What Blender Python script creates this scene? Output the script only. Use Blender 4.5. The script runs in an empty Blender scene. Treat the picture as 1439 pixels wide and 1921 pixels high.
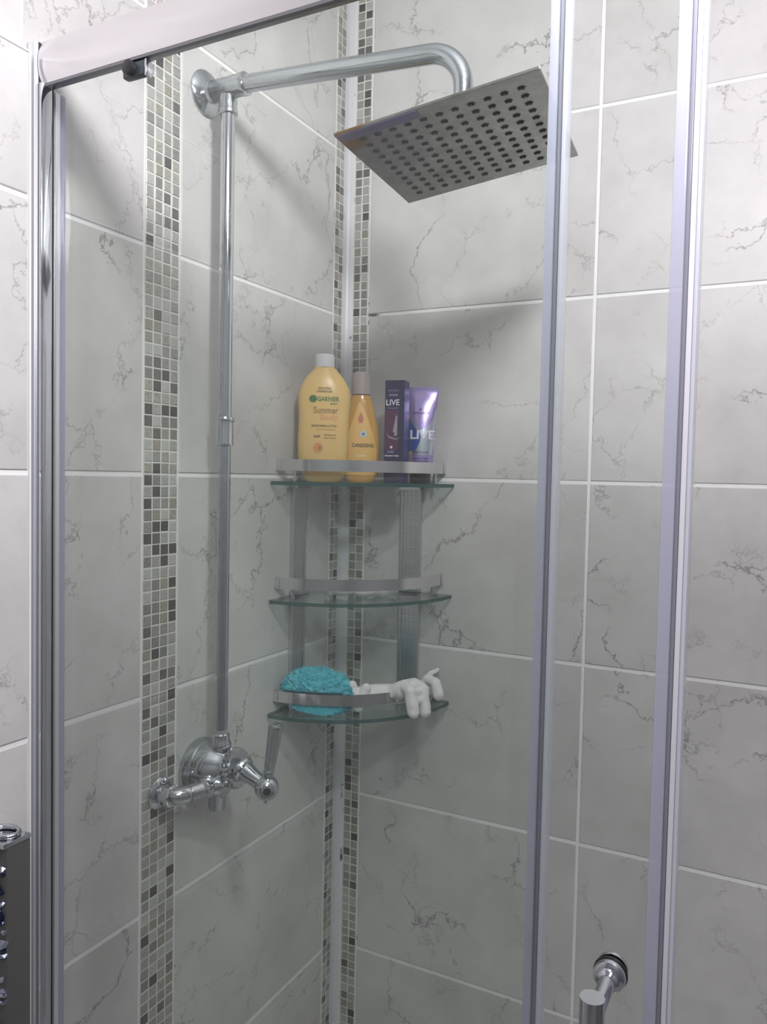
import bpy, bmesh, math, random
from mathutils import Vector, Matrix, noise
random.seed(7)
S = bpy.context.scene
COL = S.collection

# ---------------------------------------------------------------- camera
cam = bpy.data.cameras.new('camera'); camo = bpy.data.objects.new('camera', cam); COL.objects.link(camo)
cam.sensor_fit = 'VERTICAL'; cam.sensor_height = 24.0; cam.lens = 24.0*1494.546/1921.0
cam.clip_start = 0.02; cam.clip_end = 50
_r = Vector((0.887815, 0.459746, 0.020431)); _u = Vector((-0.039026, 0.030980, 0.998758)); _f = Vector((-0.458542, 0.887510, -0.045447))
camo.matrix_world = Matrix(((_r.x, _u.x, -_f.x, 0.76683), (_r.y, _u.y, -_f.y, -1.30693), (_r.z, _u.z, -_f.z, 1.45424), (0, 0, 0, 1)))
S.camera = camo

# ---------------------------------------------------------------- world, lights, exposure
w = bpy.data.worlds.new('world'); S.world = w; w.use_nodes = True
w.node_tree.nodes['Background'].inputs[0].default_value = (0.9, 0.9, 1.0, 1); w.node_tree.nodes['Background'].inputs[1].default_value = 0.3
LAMP = Vector((0.735, -0.865, 2.085))
lp = bpy.data.lights.new('bulb_light', 'POINT'); lp.energy = 26; lp.shadow_soft_size = 0.062; lp.color = (1.0, 0.955, 1.0)
lo = bpy.data.objects.new('bulb_light', lp); COL.objects.link(lo); lo.location = LAMP
la = bpy.data.lights.new('ambient_fill_light', 'AREA'); la.shape = 'RECTANGLE'; la.size = 0.55; la.size_y = 0.55; la.energy = 10.5; la.color = (0.97, 0.97, 1.0)  # unseen overhead source, added to lift the ambient level
lao = bpy.data.objects.new('ambient_fill_light', la); COL.objects.link(lao); lao.location = (1.25, -1.75, 2.478)
S.view_settings.view_transform = 'Standard'; S.view_settings.look = 'None'; S.view_settings.gamma = 1.0
S.view_settings.use_curve_mapping = False; S.view_settings.exposure = 0.0
S.cycles.transparent_max_bounces = 24

# ---------------------------------------------------------------- material helpers
def mat(name, base=(.5, .5, .5), rough=.4, metal=0., **kw):
    m = bpy.data.materials.new(name); m.use_nodes = True
    b = m.node_tree.nodes['Principled BSDF']
    b.inputs['Base Color'].default_value = (*base, 1); b.inputs['Roughness'].default_value = rough; b.inputs['Metallic'].default_value = metal
    for k, v in kw.items():
        b.inputs[k.replace('_', ' ')].default_value = v
    return m
def N(m, t, **kw):
    n = m.node_tree.nodes.new(t)
    for k, v in kw.items(): setattr(n, k, v)
    return n
def L(m, a, b): m.node_tree.links.new(a, b)
def coords(m, rnd=True):
    tc = N(m, 'ShaderNodeTexCoord')
    if not rnd: return tc.outputs['Object']
    oi = N(m, 'ShaderNodeObjectInfo'); mu = N(m, 'ShaderNodeMath', operation='MULTIPLY'); mu.inputs[1].default_value = 37.0
    L(m, oi.outputs['Random'], mu.inputs[0])
    va = N(m, 'ShaderNodeVectorMath', operation='ADD'); L(m, tc.outputs['Object'], va.inputs[0]); L(m, mu.outputs[0], va.inputs[1])
    return va.outputs[0]
def noise_tex(m, vec, scale, detail=3, rough=.5, dist=0.):
    n = N(m, 'ShaderNodeTexNoise'); n.inputs['Scale'].default_value = scale; n.inputs['Detail'].default_value = detail
    n.inputs['Roughness'].default_value = rough; n.inputs['Distortion'].default_value = dist; L(m, vec, n.inputs['Vector']); return n
def ramp(m, fac, stops):
    r = N(m, 'ShaderNodeValToRGB'); e = r.color_ramp.elements
    while len(e) < len(stops): e.new(0.5)
    for el, (p, c) in zip(e, stops):
        el.position = p; el.color = (*c, 1) if len(c) == 3 else c
    L(m, fac, r.inputs[0]); return r
def mixc(m, fac, a, b, mode='MIX'):
    x = N(m, 'ShaderNodeMix', data_type='RGBA', blend_type=mode)
    if hasattr(fac, 'is_linked') or not isinstance(fac, (int, float)): L(m, fac, x.inputs[0])
    else: x.inputs[0].default_value = fac
    for s, i in ((a, 6), (b, 7)):
        if isinstance(s, tuple): x.inputs[i].default_value = (*s, 1)
        else: L(m, s, x.inputs[i])
    return x.outputs[2]
def bsdf(m): return m.node_tree.nodes['Principled BSDF']

def tile_material(name, base, light):
    m = mat(name, base, .42); bsdf(m).inputs['Specular IOR Level'].default_value = .3
    v = coords(m)
    n1 = noise_tex(m, v, 5.0, 4, .6); n2 = noise_tex(m, v, 14.0, 5, .65)
    c1 = ramp(m, n1.outputs['Fac'], [(.32, tuple(x*.93 for x in base)), (.68, light)])
    c2 = mixc(m, .35, c1.outputs[0], ramp(m, n2.outputs['Fac'], [(.35, tuple(x*.9 for x in base)), (.7, light)]).outputs[0])
    # thin crackle veins: distance to voronoi edges, distorted, masked to patches
    nd = noise_tex(m, v, 7.0, 6, .68); sc = N(m, 'ShaderNodeVectorMath', operation='SCALE'); sc.inputs[3].default_value = .17
    L(m, nd.outputs['Color'], sc.inputs[0]); ad = N(m, 'ShaderNodeVectorMath', operation='ADD'); L(m, v, ad.inputs[0]); L(m, sc.outputs[0], ad.inputs[1])
    col = c2
    for scale, wdt, off, amt in ((3.6, .0046, 3.0, .85), (7.0, .0068, 9.0, .55)):
        vo = N(m, 'ShaderNodeTexVoronoi', feature='DISTANCE_TO_EDGE'); vo.inputs['Scale'].default_value = scale; L(m, ad.outputs[0], vo.inputs['Vector'])
        ln = ramp(m, vo.outputs['Distance'], [(0.0, (1, 1, 1)), (wdt*2.0, (0, 0, 0))])
        ao = N(m, 'ShaderNodeVectorMath', operation='ADD'); ao.inputs[1].default_value = (off, off, off); L(m, v, ao.inputs[0])
        mk = ramp(m, noise_tex(m, ao.outputs[0], 6.5, 3, .6).outputs['Fac'], [(.47, (0, 0, 0)), (.58, (1, 1, 1))])
        mu = N(m, 'ShaderNodeMath', operation='MULTIPLY'); L(m, ln.outputs[0], mu.inputs[0]); L(m, mk.outputs[0], mu.inputs[1])
        m2 = N(m, 'ShaderNodeMath', operation='MULTIPLY'); m2.inputs[1].default_value = amt; L(m, mu.outputs[0], m2.inputs[0])
        col = mixc(m, m2.outputs[0], col, (.21, .20, .20))
    L(m, col, bsdf(m).inputs['Base Color'])
    return m
M_TILE = tile_material('marble_tile', (.565, .56, .543), (.66, .655, .642))
M_GROUT = mat('grout', (.78, .78, .77), .8)
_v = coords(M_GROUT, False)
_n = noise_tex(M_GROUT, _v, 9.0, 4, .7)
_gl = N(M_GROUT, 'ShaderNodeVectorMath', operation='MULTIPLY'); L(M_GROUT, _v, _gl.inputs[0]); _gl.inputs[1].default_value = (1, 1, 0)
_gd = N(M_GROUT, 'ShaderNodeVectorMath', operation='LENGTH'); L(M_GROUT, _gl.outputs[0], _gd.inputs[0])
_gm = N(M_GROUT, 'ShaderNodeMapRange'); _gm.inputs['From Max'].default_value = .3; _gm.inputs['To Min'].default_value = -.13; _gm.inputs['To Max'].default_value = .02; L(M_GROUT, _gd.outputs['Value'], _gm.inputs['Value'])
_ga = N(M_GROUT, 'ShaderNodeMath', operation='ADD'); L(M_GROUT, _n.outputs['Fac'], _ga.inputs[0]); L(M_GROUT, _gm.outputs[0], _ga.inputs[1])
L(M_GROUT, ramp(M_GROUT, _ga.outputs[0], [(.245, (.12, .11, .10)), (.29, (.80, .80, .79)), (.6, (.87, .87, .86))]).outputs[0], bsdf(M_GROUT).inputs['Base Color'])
M_MGROUT = mat('mosaic_grout', (.74, .73, .69), .8)
M_SILICONE = mat('white_silicone', (.64, .64, .67), .35)
M_PAINT = mat('grey_wall_paint', (.26, .26, .28), .7)
M_CEIL = mat('ceiling_paint', (.62, .62, .63), .6)
M_FLOOR = tile_material('floor_tile', (.30, .29, .28), (.38, .37, .36))
M_TRAY = mat('white_acrylic', (.75, .75, .76), .2)
CH = []
def chip_mat(i, c, vary):
    m = mat('mosaic_chip_%s' % i, c, .3)
    v = coords(m); mp = N(m, 'ShaderNodeMapping'); mp.inputs['Scale'].default_value = (1, .45, 1.6); L(m, v, mp.inputs[0])
    n = noise_tex(m, mp.outputs[0], 330.0, 3, .6, 1.5)
    L(m, ramp(m, n.outputs['Fac'], [(.35, tuple(x*(1-vary) for x in c)), (.65, tuple(min(1, x*(1+vary*.7)) for x in c))]).outputs[0], bsdf(m).inputs['Base Color'])
    return m
for i, (c, vv) in enumerate([((.46, .455, .435), .12), ((.38, .37, .35), .22), ((.29, .285, .27), .26), ((.21, .205, .195), .22), ((.11, .105, .10), .16), ((.055, .052, .048), .2), ((.36, .345, .31), .34), ((.30, .28, .235), .2)]):
    CH.append(chip_mat(['pale', 'light', 'mid', 'grey', 'dark', 'black', 'streaked', 'olive'][i], c, vv))
CHW = [19, 22, 20, 13, 8, 9, 11, 6]

M_CHROME = mat('chrome', (.60, .62, .66), .09, 1.)
M_CHROME_W = mat('worn_chrome', (.50, .53, .56), .16, 1.)
_v = coords(M_CHROME_W, False); _n = noise_tex(M_CHROME_W, _v, 60, 4, .7)
L(M_CHROME_W, ramp(M_CHROME_W, _n.outputs['Fac'], [(.35, (.10, .10, .10)), (.7, (.30, .30, .30))]).outputs[0], bsdf(M_CHROME_W).inputs['Roughness'])
M_ALU = mat('brushed_aluminium', (.72, .71, .73), .32, 1.)
_v = coords(M_ALU, False); _mp = N(M_ALU, 'ShaderNodeMapping'); _mp.inputs['Scale'].default_value = (3, 60, 200); L(M_ALU, _v, _mp.inputs[0])
_n = noise_tex(M_ALU, _mp.outputs[0], 4, 3); L(M_ALU, ramp(M_ALU, _n.outputs['Fac'], [(.3, (.62, .61, .63)), (.7, (.78, .77, .79))]).outputs[0], bsdf(M_ALU).inputs['Base Color'])
M_RAIL = mat('polished_aluminium_rail', (.76, .74, .76), .24, 1.)
M_GUARD = mat('polished_guard_rail', (.80, .79, .80), .13, 1.)
M_PROF = mat('bright_profile', (.80, .80, .84), .35, .6)
M_BLACK = mat('black_rubber', (.02, .02, .022), .45)
M_DARKP = mat('dark_plastic', (.05, .065, .075), .3)
M_WHITE = mat('white_plastic', (.82, .82, .82), .35)

def glass_mat(name, tint, spec=1.0, f0=.04):
    m = bpy.data.materials.new(name); m.use_nodes = True; nt = m.node_tree; nt.nodes.clear()
    out = N(m, 'ShaderNodeOutputMaterial'); mix = N(m, 'ShaderNodeMixShader'); tr = N(m, 'ShaderNodeBsdfTransparent'); gl = N(m, 'ShaderNodeBsdfGlossy')
    tr.inputs[0].default_value = (*tint, 1); gl.inputs['Roughness'].default_value = .03; gl.inputs[0].default_value = (spec, spec, spec, 1)
    ge = N(m, 'ShaderNodeNewGeometry'); dt = N(m, 'ShaderNodeVectorMath', operation='DOT_PRODUCT'); L(m, ge.outputs['Incoming'], dt.inputs[0]); L(m, ge.outputs['Normal'], dt.inputs[1])
    ab = N(m, 'ShaderNodeMath', operation='ABSOLUTE'); L(m, dt.outputs['Value'], ab.inputs[0])
    sb = N(m, 'ShaderNodeMath', operation='SUBTRACT'); sb.inputs[0].default_value = 1; L(m, ab.outputs[0], sb.inputs[1])
    pw = N(m, 'ShaderNodeMath', operation='POWER'); pw.inputs[1].default_value = 5; L(m, sb.outputs[0], pw.inputs[0])
    ma = N(m, 'ShaderNodeMath', operation='MULTIPLY_ADD'); ma.inputs[1].default_value = 1-f0; ma.inputs[2].default_value = f0; L(m, pw.outputs[0], ma.inputs[0])
    L(m, ma.outputs[0], mix.inputs[0]); L(m, tr.outputs[0], mix.inputs[1]); L(m, gl.outputs[0], mix.inputs[2]); L(m, mix.outputs[0], out.inputs[0])
    return m
M_GLASS = glass_mat('clear_shower_glass', (.980, .994, .982), 1.0, .024)
M_SHELFGLASS = glass_mat('green_shelf_glass', (.84, .90, .885), 1.0, .05)
M_GEDGE = mat('glass_edge', (.03, .10, .095), .12, 0., Alpha=.85)
def seal_mat(name, c, a, rough=.12):
    m = mat(name, c, rough); b = bsdf(m)
    b.inputs['Coat Weight'].default_value = .6; b.inputs['Coat Roughness'].default_value = .08; b.inputs['Alpha'].default_value = a
    return m
M_SEAL = seal_mat('clear_lavender_seal', (.50, .51, .64), .62)
M_SEAL2 = seal_mat('pale_seal_lip', (.74, .76, .86), .55)
M_SEALD = seal_mat('grey_seal_core', (.27, .27, .33), .75)

# ---------------------------------------------------------------- mesh helpers
def link(name, bm, m, parent=None, smooth=False, loc=None):
    me = bpy.data.meshes.new(name)
    bmesh.ops.recalc_face_normals(bm, faces=bm.faces)
    bm.to_mesh(me); bm.free()
    for x in (m if isinstance(m, (list, tuple)) else [m]): me.materials.append(x)
    if smooth:
        for p in me.polygons: p.use_smooth = True
        try: me.set_sharp_from_angle(angle=math.radians(38))
        except Exception: pass
    o = bpy.data.objects.new(name, me); COL.objects.link(o)
    if parent: o.parent = parent
    if loc: o.location = loc
    return o
def tag(o, label=None, cat=None, group=None, kind=None):
    for k, v in (('label', label), ('category', cat), ('group', group), ('kind', kind)):
        if v: o[k] = v
    return o
def empty(name, loc, rz=0., **kw):
    o = bpy.data.objects.new(name, None); COL.objects.link(o); o.location = loc; o.rotation_euler = (0, 0, rz); o.empty_display_size = .02
    return tag(o, **kw)
def box(bm, lo, hi, bev=0., mi=0):
    r = bmesh.ops.create_cube(bm, size=1.0); vs = r['verts']
    for v in vs:
        v.co = Vector([lo[i] if v.co[i] < 0 else hi[i] for i in range(3)])
    if bev:
        es = list({e for v in vs for e in v.link_edges})
        rr = bmesh.ops.bevel(bm, geom=es, offset=bev, segments=2, affect='EDGES', profile=.6)
        fs = rr['faces']
    if mi:
        for f in bm.faces:
            if any(v in vs for v in f.verts): f.material_index = mi
def B(): return bmesh.new()
def basis(d):
    d = d.normalized(); a = Vector((0, 0, 1)) if abs(d.z) < .9 else Vector((1, 0, 0))
    x = d.cross(a).normalized(); return x, d.cross(x).normalized()
def tube(bm, pts, rad, seg=16, cap=True):
    pts = [Vector(p) for p in pts]; n = len(pts)
    if isinstance(rad, (int, float)): rad = [rad]*n
    rings = []; x = None
    for i, p in enumerate(pts):
        d = (pts[min(i+1, n-1)]-pts[max(i-1, 0)]).normalized()
        if x is None: x, y = basis(d)
        else:
            x = (x-d*x.dot(d)).normalized(); y = d.cross(x)
        rings.append([bm.verts.new(p+rad[i]*(math.cos(2*math.pi*k/seg)*x+math.sin(2*math.pi*k/seg)*y)) for k in range(seg)])
    for a, b in zip(rings, rings[1:]):
        for k in range(seg): bm.faces.new((a[k], a[(k+1) % seg], b[(k+1) % seg], b[k]))
    if cap:
        bm.faces.new(rings[0][::-1]); bm.faces.new(rings[-1])
def lathe(bm, prof, origin=(0, 0, 0), axis=(0, 0, 1), seg=32, ripple=None):
    # prof: (radius, height along the axis) pairs
    o = Vector(origin); d = Vector(axis).normalized(); x, y = basis(d); rings = []
    for r, h in prof:
        ring = []
        for k in range(seg):
            a = 2*math.pi*k/seg; rr = r*(1+(ripple(a, h) if ripple else 0))
            ring.append(bm.verts.new(o+d*h+rr*(math.cos(a)*x+math.sin(a)*y)))
        rings.append(ring)
    for a, b in zip(rings, rings[1:]):
        for k in range(seg): bm.faces.new((a[k], a[(k+1) % seg], b[(k+1) % seg], b[k]))
    bm.faces.new(rings[0][::-1]); bm.faces.new(rings[-1])
def prism_z(bm, poly, z0, z1, mi_side=0):
    a = [bm.verts.new((x, y, z0)) for x, y in poly]; b = [bm.verts.new((x, y, z1)) for x, y in poly]; n = len(poly)
    bm.faces.new(a[::-1]); bm.faces.new(b)
    for k in range(n):
        f = bm.faces.new((a[k], a[(k+1) % n], b[(k+1) % n], b[k])); f.material_index = mi_side
def loft(bm, rings):
    vr = [[bm.verts.new(p) for p in r] for r in rings]; n = len(vr[0])
    for a, b in zip(vr, vr[1:]):
        for k in range(n): bm.faces.new((a[k], a[(k+1) % n], b[(k+1) % n], b[k]))
    bm.faces.new(vr[0][::-1]); bm.faces.new(vr[-1])
def applied(o):
    dg = bpy.context.evaluated_depsgraph_get(); me = bpy.data.meshes.new_from_object(o.evaluated_get(dg)); o.modifiers.clear(); o.data = me; return o
def blob(name, caps, m, parent=None, voxel=.0024, smooth=4, sub=None, disp=None):
    bm = B()
    for p0, p1, r0, r1 in caps:
        p0, p1 = Vector(p0), Vector(p1); nn = max(2, int((p1-p0).length/(min(r0, r1)*.5))+1)
        for i in range(nn):
            t = i/(nn-1); c = p0.lerp(p1, t); r = r0+(r1-r0)*t
            bmesh.ops.create_icosphere(bm, subdivisions=2, radius=r, matrix=Matrix.Translation(c))
    o = link(name, bm, m, parent)
    md = o.modifiers.new('r', 'REMESH'); md.mode = 'VOXEL'; md.voxel_size = voxel
    ms = o.modifiers.new('s', 'SMOOTH'); ms.iterations = smooth; ms.factor = .6
    bpy.context.view_layer.update(); applied(o)
    if disp:
        for v in o.data.vertices: v.co += disp(v.co)
    for p in o.data.polygons: p.use_smooth = True
    return o
FONT_CACHE = {}
def text(name, s, size, m, parent, cx, z, mapf, bold=0., width=None, shear=0., rot=0.):
    """flat print: letters on a label, mapped onto the surface by mapf(x, z) -> point"""
    cu = bpy.data.curves.new(name, 'FONT'); cu.body = s; cu.size = size; cu.align_x = 'CENTER'; cu.align_y = 'CENTER'; cu.offset = bold; cu.resolution_u = 2; cu.shear = shear
    t = bpy.data.objects.new(name, cu); COL.objects.link(t); bpy.context.view_layer.update()
    me = bpy.data.meshes.new_from_object(t.evaluated_get(bpy.context.evaluated_depsgraph_get()))
    bpy.data.objects.remove(t)
    k = 1.0
    if width and len(me.vertices):
        xs = [v.co.x for v in me.vertices]; k = width/(max(xs)-min(xs))
    bm = B(); bm.from_mesh(me)
    bmesh.ops.triangulate(bm, faces=bm.faces)
    bmesh.ops.subdivide_edges(bm, edges=[e for e in bm.edges if e.calc_length() > .006], cuts=1)
    c, s_ = math.cos(rot), math.sin(rot)
    for v in bm.verts:
        X, Y = v.co.x*k, v.co.y
        v.co = mapf(cx+c*X-s_*Y, z+s_*X+c*Y)
    me.clear_geometry(); bm.to_mesh(me); bm.free(); me.materials.clear(); me.materials.append(m)
    o = bpy.data.objects.new(name, me); COL.objects.link(o); o.parent = parent
    return o
def patch(name, outline, m, parent, mapf, cuts=6):
    """flat printed patch given as a polygon in label space"""
    bm = B(); xs = [p[0] for p in outline]; zs = [p[1] for p in outline]
    vs = [bm.verts.new((x, 0, z)) for x, z in outline]; bm.faces.new(vs)
    for i in range(1, cuts*2):
        x = min(xs)+(max(xs)-min(xs))*i/(cuts*2)
        bmesh.ops.bisect_plane(bm, geom=bm.verts[:]+bm.edges[:]+bm.faces[:], plane_co=(x, 0, 0), plane_no=(1, 0, 0))
    for i in range(1, cuts):
        z = min(zs)+(max(zs)-min(zs))*i/cuts
        bmesh.ops.bisect_plane(bm, geom=bm.verts[:]+bm.edges[:]+bm.faces[:], plane_co=(0, 0, z), plane_no=(0, 0, 1))
    for v in bm.verts: v.co = mapf(v.co.x, v.co.z)
    return link(name, bm, m, parent)
def circle_poly(cx, cz, r, n=20, sx=1.): return [(cx+sx*r*math.cos(2*math.pi*k/n), cz+r*math.sin(2*math.pi*k/n)) for k in range(n)]

# ---------------------------------------------------------------- room shell
RX, RY, RZ = 1.9, -2.4, 2.5
G = .0014   # grout plane sits this far behind the tile faces
def shell(name, lo, hi, m):
    bm = B(); box(bm, lo, hi); return tag(link(name, bm, m), kind='structure')
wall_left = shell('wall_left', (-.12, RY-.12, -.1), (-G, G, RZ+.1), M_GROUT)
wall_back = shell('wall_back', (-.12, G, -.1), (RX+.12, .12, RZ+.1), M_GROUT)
wall_right = shell('wall_right', (RX, RY-.12, -.1), (RX+.12, 0, RZ+.1), M_PAINT)
wall_front = shell('wall_front', (0, RY-.12, -.1), (RX, RY, RZ+.1), M_PAINT)
floor = shell('floor', (0, RY, -.1), (RX, 0, 0), M_FLOOR)
ceiling = shell('ceiling', (0, RY, RZ), (RX, 0, RZ+.1), M_CEIL)

def tile_mesh(wd, ht, axis, th=G+.004, bev=.0012):
    # centred slab whose face lies at 0 on the wall's normal (axis 'x' faces +X, axis 'y' faces -Y)
    bm = B(); a, b = wd/2, ht/2
    def P(u, v, d): return (-d, u, v) if axis == 'x' else (u, d, v)
    rings = [[P(s*(a-i), t*(b-i), d) for s, t in ((-1, -1), (1, -1), (1, 1), (-1, 1))] for i, d in ((0, th), (0, bev*.7), (bev, 0))]
    loft(bm, rings)
    bmesh.ops.recalc_face_normals(bm, faces=bm.faces)
    me = bpy.data.meshes.new('tile'); bm.to_mesh(me); bm.free(); return me
GAP = .0052
cache = {}
def put_tile(parent, axis, u0, u1, z0, z1, off=0., m=M_TILE, name='tile'):
    u0 += GAP/2; u1 -= GAP/2; z0 += GAP/2; z1 -= GAP/2
    key = (axis, round(u1-u0, 4), round(z1-z0, 4), m.name)
    if key not in cache:
        cache[key] = tile_mesh(u1-u0, z1-z0, axis); cache[key].materials.append(m)
    o = bpy.data.objects.new(name, cache[key]); COL.objects.link(o); o.parent = parent
    j = random.uniform(-.0004, .0004)
    o.location = (off+j, (u0+u1)/2, (z0+z1)/2) if axis == 'x' else ((u0+u1)/2, off+j, (z0+z1)/2)
    return o
ZR = [0.0]+[.25+.3*k for k in range(8)]+[RZ]
PIER = .012
for z0, z1 in zip(ZR, ZR[1:]):
    for y0, y1 in ((-.4505, -.0385), (-.702, -.5165)):
        put_tile(wall_left, 'x', y0, y1, z0, z1)
    for y0, y1 in ((-.93, -.702), (-1.34, -.93), (-1.75, -1.34), (-2.16, -1.75), (-2.4, -2.16)):
        if z1 <= 1.85: put_tile(wall_left, 'x', y0, y1, z0, z1, PIER)
        elif z0 < 1.85: put_tile(wall_left, 'x', y0, y1, z0, 1.905, PIER); put_tile(wall_left, 'x', y0, y1, 1.905, z1)
        else: put_tile(wall_left, 'x', y0, y1, z0, z1)
    for x0, x1 in ((.0505, .467), (.467, .884), (.884, 1.30), (1.30, 1.717), (1.717, 1.9)):
        put_tile(wall_back, 'y', x0, x1, z0, z1)
bm = B(); box(bm, (-.003, -2.398, .001), (PIER-G, -.703, 1.904)); link('tile_backing', bm, M_GROUT, wall_left)
bm = B(); box(bm, (-.002, -.7035, .001), (PIER+.0008, -.7005, 1.906), .0005); box(bm, (-.002, -2.398, 1.904), (PIER+.0008, -.7035, 1.9065), .0005)
link('edge_trim', bm, M_WHITE, wall_left)

# mosaic borders
PZ = .3/19
def chip_mesh(wd, ht, axis, m):
    me = tile_mesh(wd, ht, axis, .0035, .0009); me.materials.append(m); return me
def border(parent, axis, u0, ncol, pitch, z0r, z1r, nobj, name, centre_z=1.35, label=None):
    bm = B(); u1 = u0+ncol*pitch
    if axis == 'x': box(bm, (-G-.001, u0-.001, .002), (-.0008, u1+.001, RZ-.002))
    else: box(bm, (u0-.001, .0008, .002), (u1+.001, G+.001, RZ-.002))
    strip = link(name, bm, M_MGROUT, parent)
    if label: strip['label'] = label
    meshes = [chip_mesh(pitch-.0021, PZ-.0019, axis, m) for m in CH]
    rows = []; k = -16
    z = .25-19*PZ
    k = 0
    while z+k*PZ < RZ-PZ/2:
        zc = z+(k+.5)*PZ
        if zc > .01: rows.append(zc)
        k += 1
    cells = [(zc, c) for zc in rows for c in range(ncol)]
    inside = [q for q in cells if z0r < q[0] < z1r]
    inside.sort(key=lambda q: abs(q[0]-centre_z)); chosen = set(inside[:nobj])
    rest = B()
    for q in cells:
        zc, c = q; i = random.choices(range(len(CH)), CHW)[0]
        uc = u0+(c+.5)*pitch+random.uniform(-.0003, .0003); j = random.uniform(-.0003, .0004)
        loc = (j, uc, zc+random.uniform(-.0003, .0003)) if axis == 'x' else (uc, j, zc+random.uniform(-.0003, .0003))
        if q in chosen:
            o = bpy.data.objects.new('mosaic_chip', meshes[i]); COL.objects.link(o); o.parent = strip; o.location = loc
        else:
            n0 = len(rest.faces); t = meshes[i].copy(); t.transform(Matrix.Translation(loc)); rest.from_mesh(t); rest.faces.ensure_lookup_table()
            for f in rest.faces[n0:]: f.material_index = i
            bpy.data.meshes.remove(t)
    r = link('mosaic_chips', rest, CH, strip); r['kind'] = 'stuff'
    return strip
border(wall_left, 'x', -.5155, 4, .01615, .70, 2.03, 300, 'mosaic_border', 1.38)
border(wall_back, 'y', .0185, 2, .0156, .42, 2.34, 246, 'mosaic_border', 1.38)
border(wall_left, 'x', -.0375, 2, .0145, .42, 2.34, 0, 'mosaic_border', 1.38)
# white corner bead
bm = B(); prism_z(bm, [(-.001, .001), (-.001, -.0058), (.0035, -.0055), (.0065, -.0042), (.0090, -.0022), (.0118, .001)], .001, RZ-.001)
tag(link('trim_1', bm, M_SILICONE, smooth=True), kind='structure')

# ---------------------------------------------------------------- shower enclosure
GY = -.682
enc = empty('shower_enclosure', (0, GY, 0), label='chrome framed glass shower enclosure with header rail and fixed pane fixed to the tiled wall', cat='shower enclosure')
def ep(name, bm, m, smooth=False, parent=None):
    o = link(name, bm, m, None, smooth); o.data.transform(Matrix.Translation((0, -GY, 0))); o.parent = parent or enc; return o
bm = B(); box(bm, (.001, -.697, .05), (.0125, -.672, 1.920), .0015); ep('wall_profile', bm, M_PROF, True)
bm = B(); box(bm, (.0127, -.695, .06), (.0215, -.680, 1.875), .002); ep('glazing_channel', bm, M_CHROME, True)
bm = B(); box(bm, (.0127, -.6795, .06), (.019, -.6765, 1.875)); ep('gasket', bm, M_BLACK)
bm = B(); box(bm, (.0015, -.6710, .06), (.0155, -.6645, 1.875), .001); ep('inner_profile', bm, M_PROF, True)
bm = B(); box(bm, (.0015, -.6640, .06), (.0075, -.6500, 1.875), .001); box(bm, (.0078, -.6640, .06), (.0145, -.6565, 1.875), .001); ep('wall_seal', bm, M_SEAL, True)
# header rail: convex front face, dark underside lip
def rail_poly():
    pts = []
    for k in range(9):
        a = -1+2*k/8; pts.append((-.6890-.0042*math.cos(a*math.pi/2), 1.8980+.0225*a))
    return pts+[(-.6790, 1.9205), (-.6790, 1.8755)]
bm = B(); poly = rail_poly()
rings = [[(x, y, z) for y, z in poly] for x in (.0135, .93)]
loft(bm, rings); ep('header_rail', bm, M_RAIL, True)
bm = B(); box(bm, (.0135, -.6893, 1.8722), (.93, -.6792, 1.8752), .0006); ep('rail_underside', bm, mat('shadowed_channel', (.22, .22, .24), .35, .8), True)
bm = B(); box(bm, (.0126, -.6915, 1.876), (.0134, -.679, 1.920)); ep('rail_gasket', bm, M_BLACK)
bm = B(); box(bm, (.0135, -.704, .05), (.93, -.664, .085), .003); ep('bottom_rail', bm, M_RAIL, True)
bm = B(); box(bm, (.018, -.6785, .085), (.590, -.6730, 1.905), .0006); fg = ep('fixed_pane', bm, M_GLASS)
# free edge seal of the fixed pane
bm = B(); box(bm, (.5815, -.6805, .09), (.5885, -.664, 1.875), .0015); ep('edge_seal', bm, M_SEAL, True)
bm = B(); box(bm, (.5890, -.678, .09), (.5925, -.666, 1.875), .001); ep('seal_core', bm, M_SEALD, True)
bm = B(); box(bm, (.5930, -.680, .09), (.5965, -.664, 1.875), .001); ep('seal_lip', bm, M_SEAL2, True)
# return side, right of the frame, from the outer corner to the back wall
bm = B(); box(bm, (.90, -.664, 1.876), (.93, -.004, 1.92), .003); ep('return_header_rail', bm, M_RAIL, True)
bm = B(); box(bm, (.90, -.664, .05), (.93, -.004, .085), .003); ep('return_bottom_rail', bm, M_RAIL, True)
bm = B(); box(bm, (.912, -.35, .085), (.918, -.012, 1.875), .0006); ep('return_pane', bm, M_GLASS)
bm = B(); box(bm, (.905, -.011, .085), (.925, -.004, 1.875), .001); ep('return_wall_profile', bm, M_PROF)
# tray
bm = B(); box(bm, (.002, -.715, .001), (.94, -.002, .048), .008)
tag(link('shower_tray', bm, M_TRAY, smooth=True), label='white rectangular shower tray on the floor under the glass enclosure', cat='shower tray')

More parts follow.
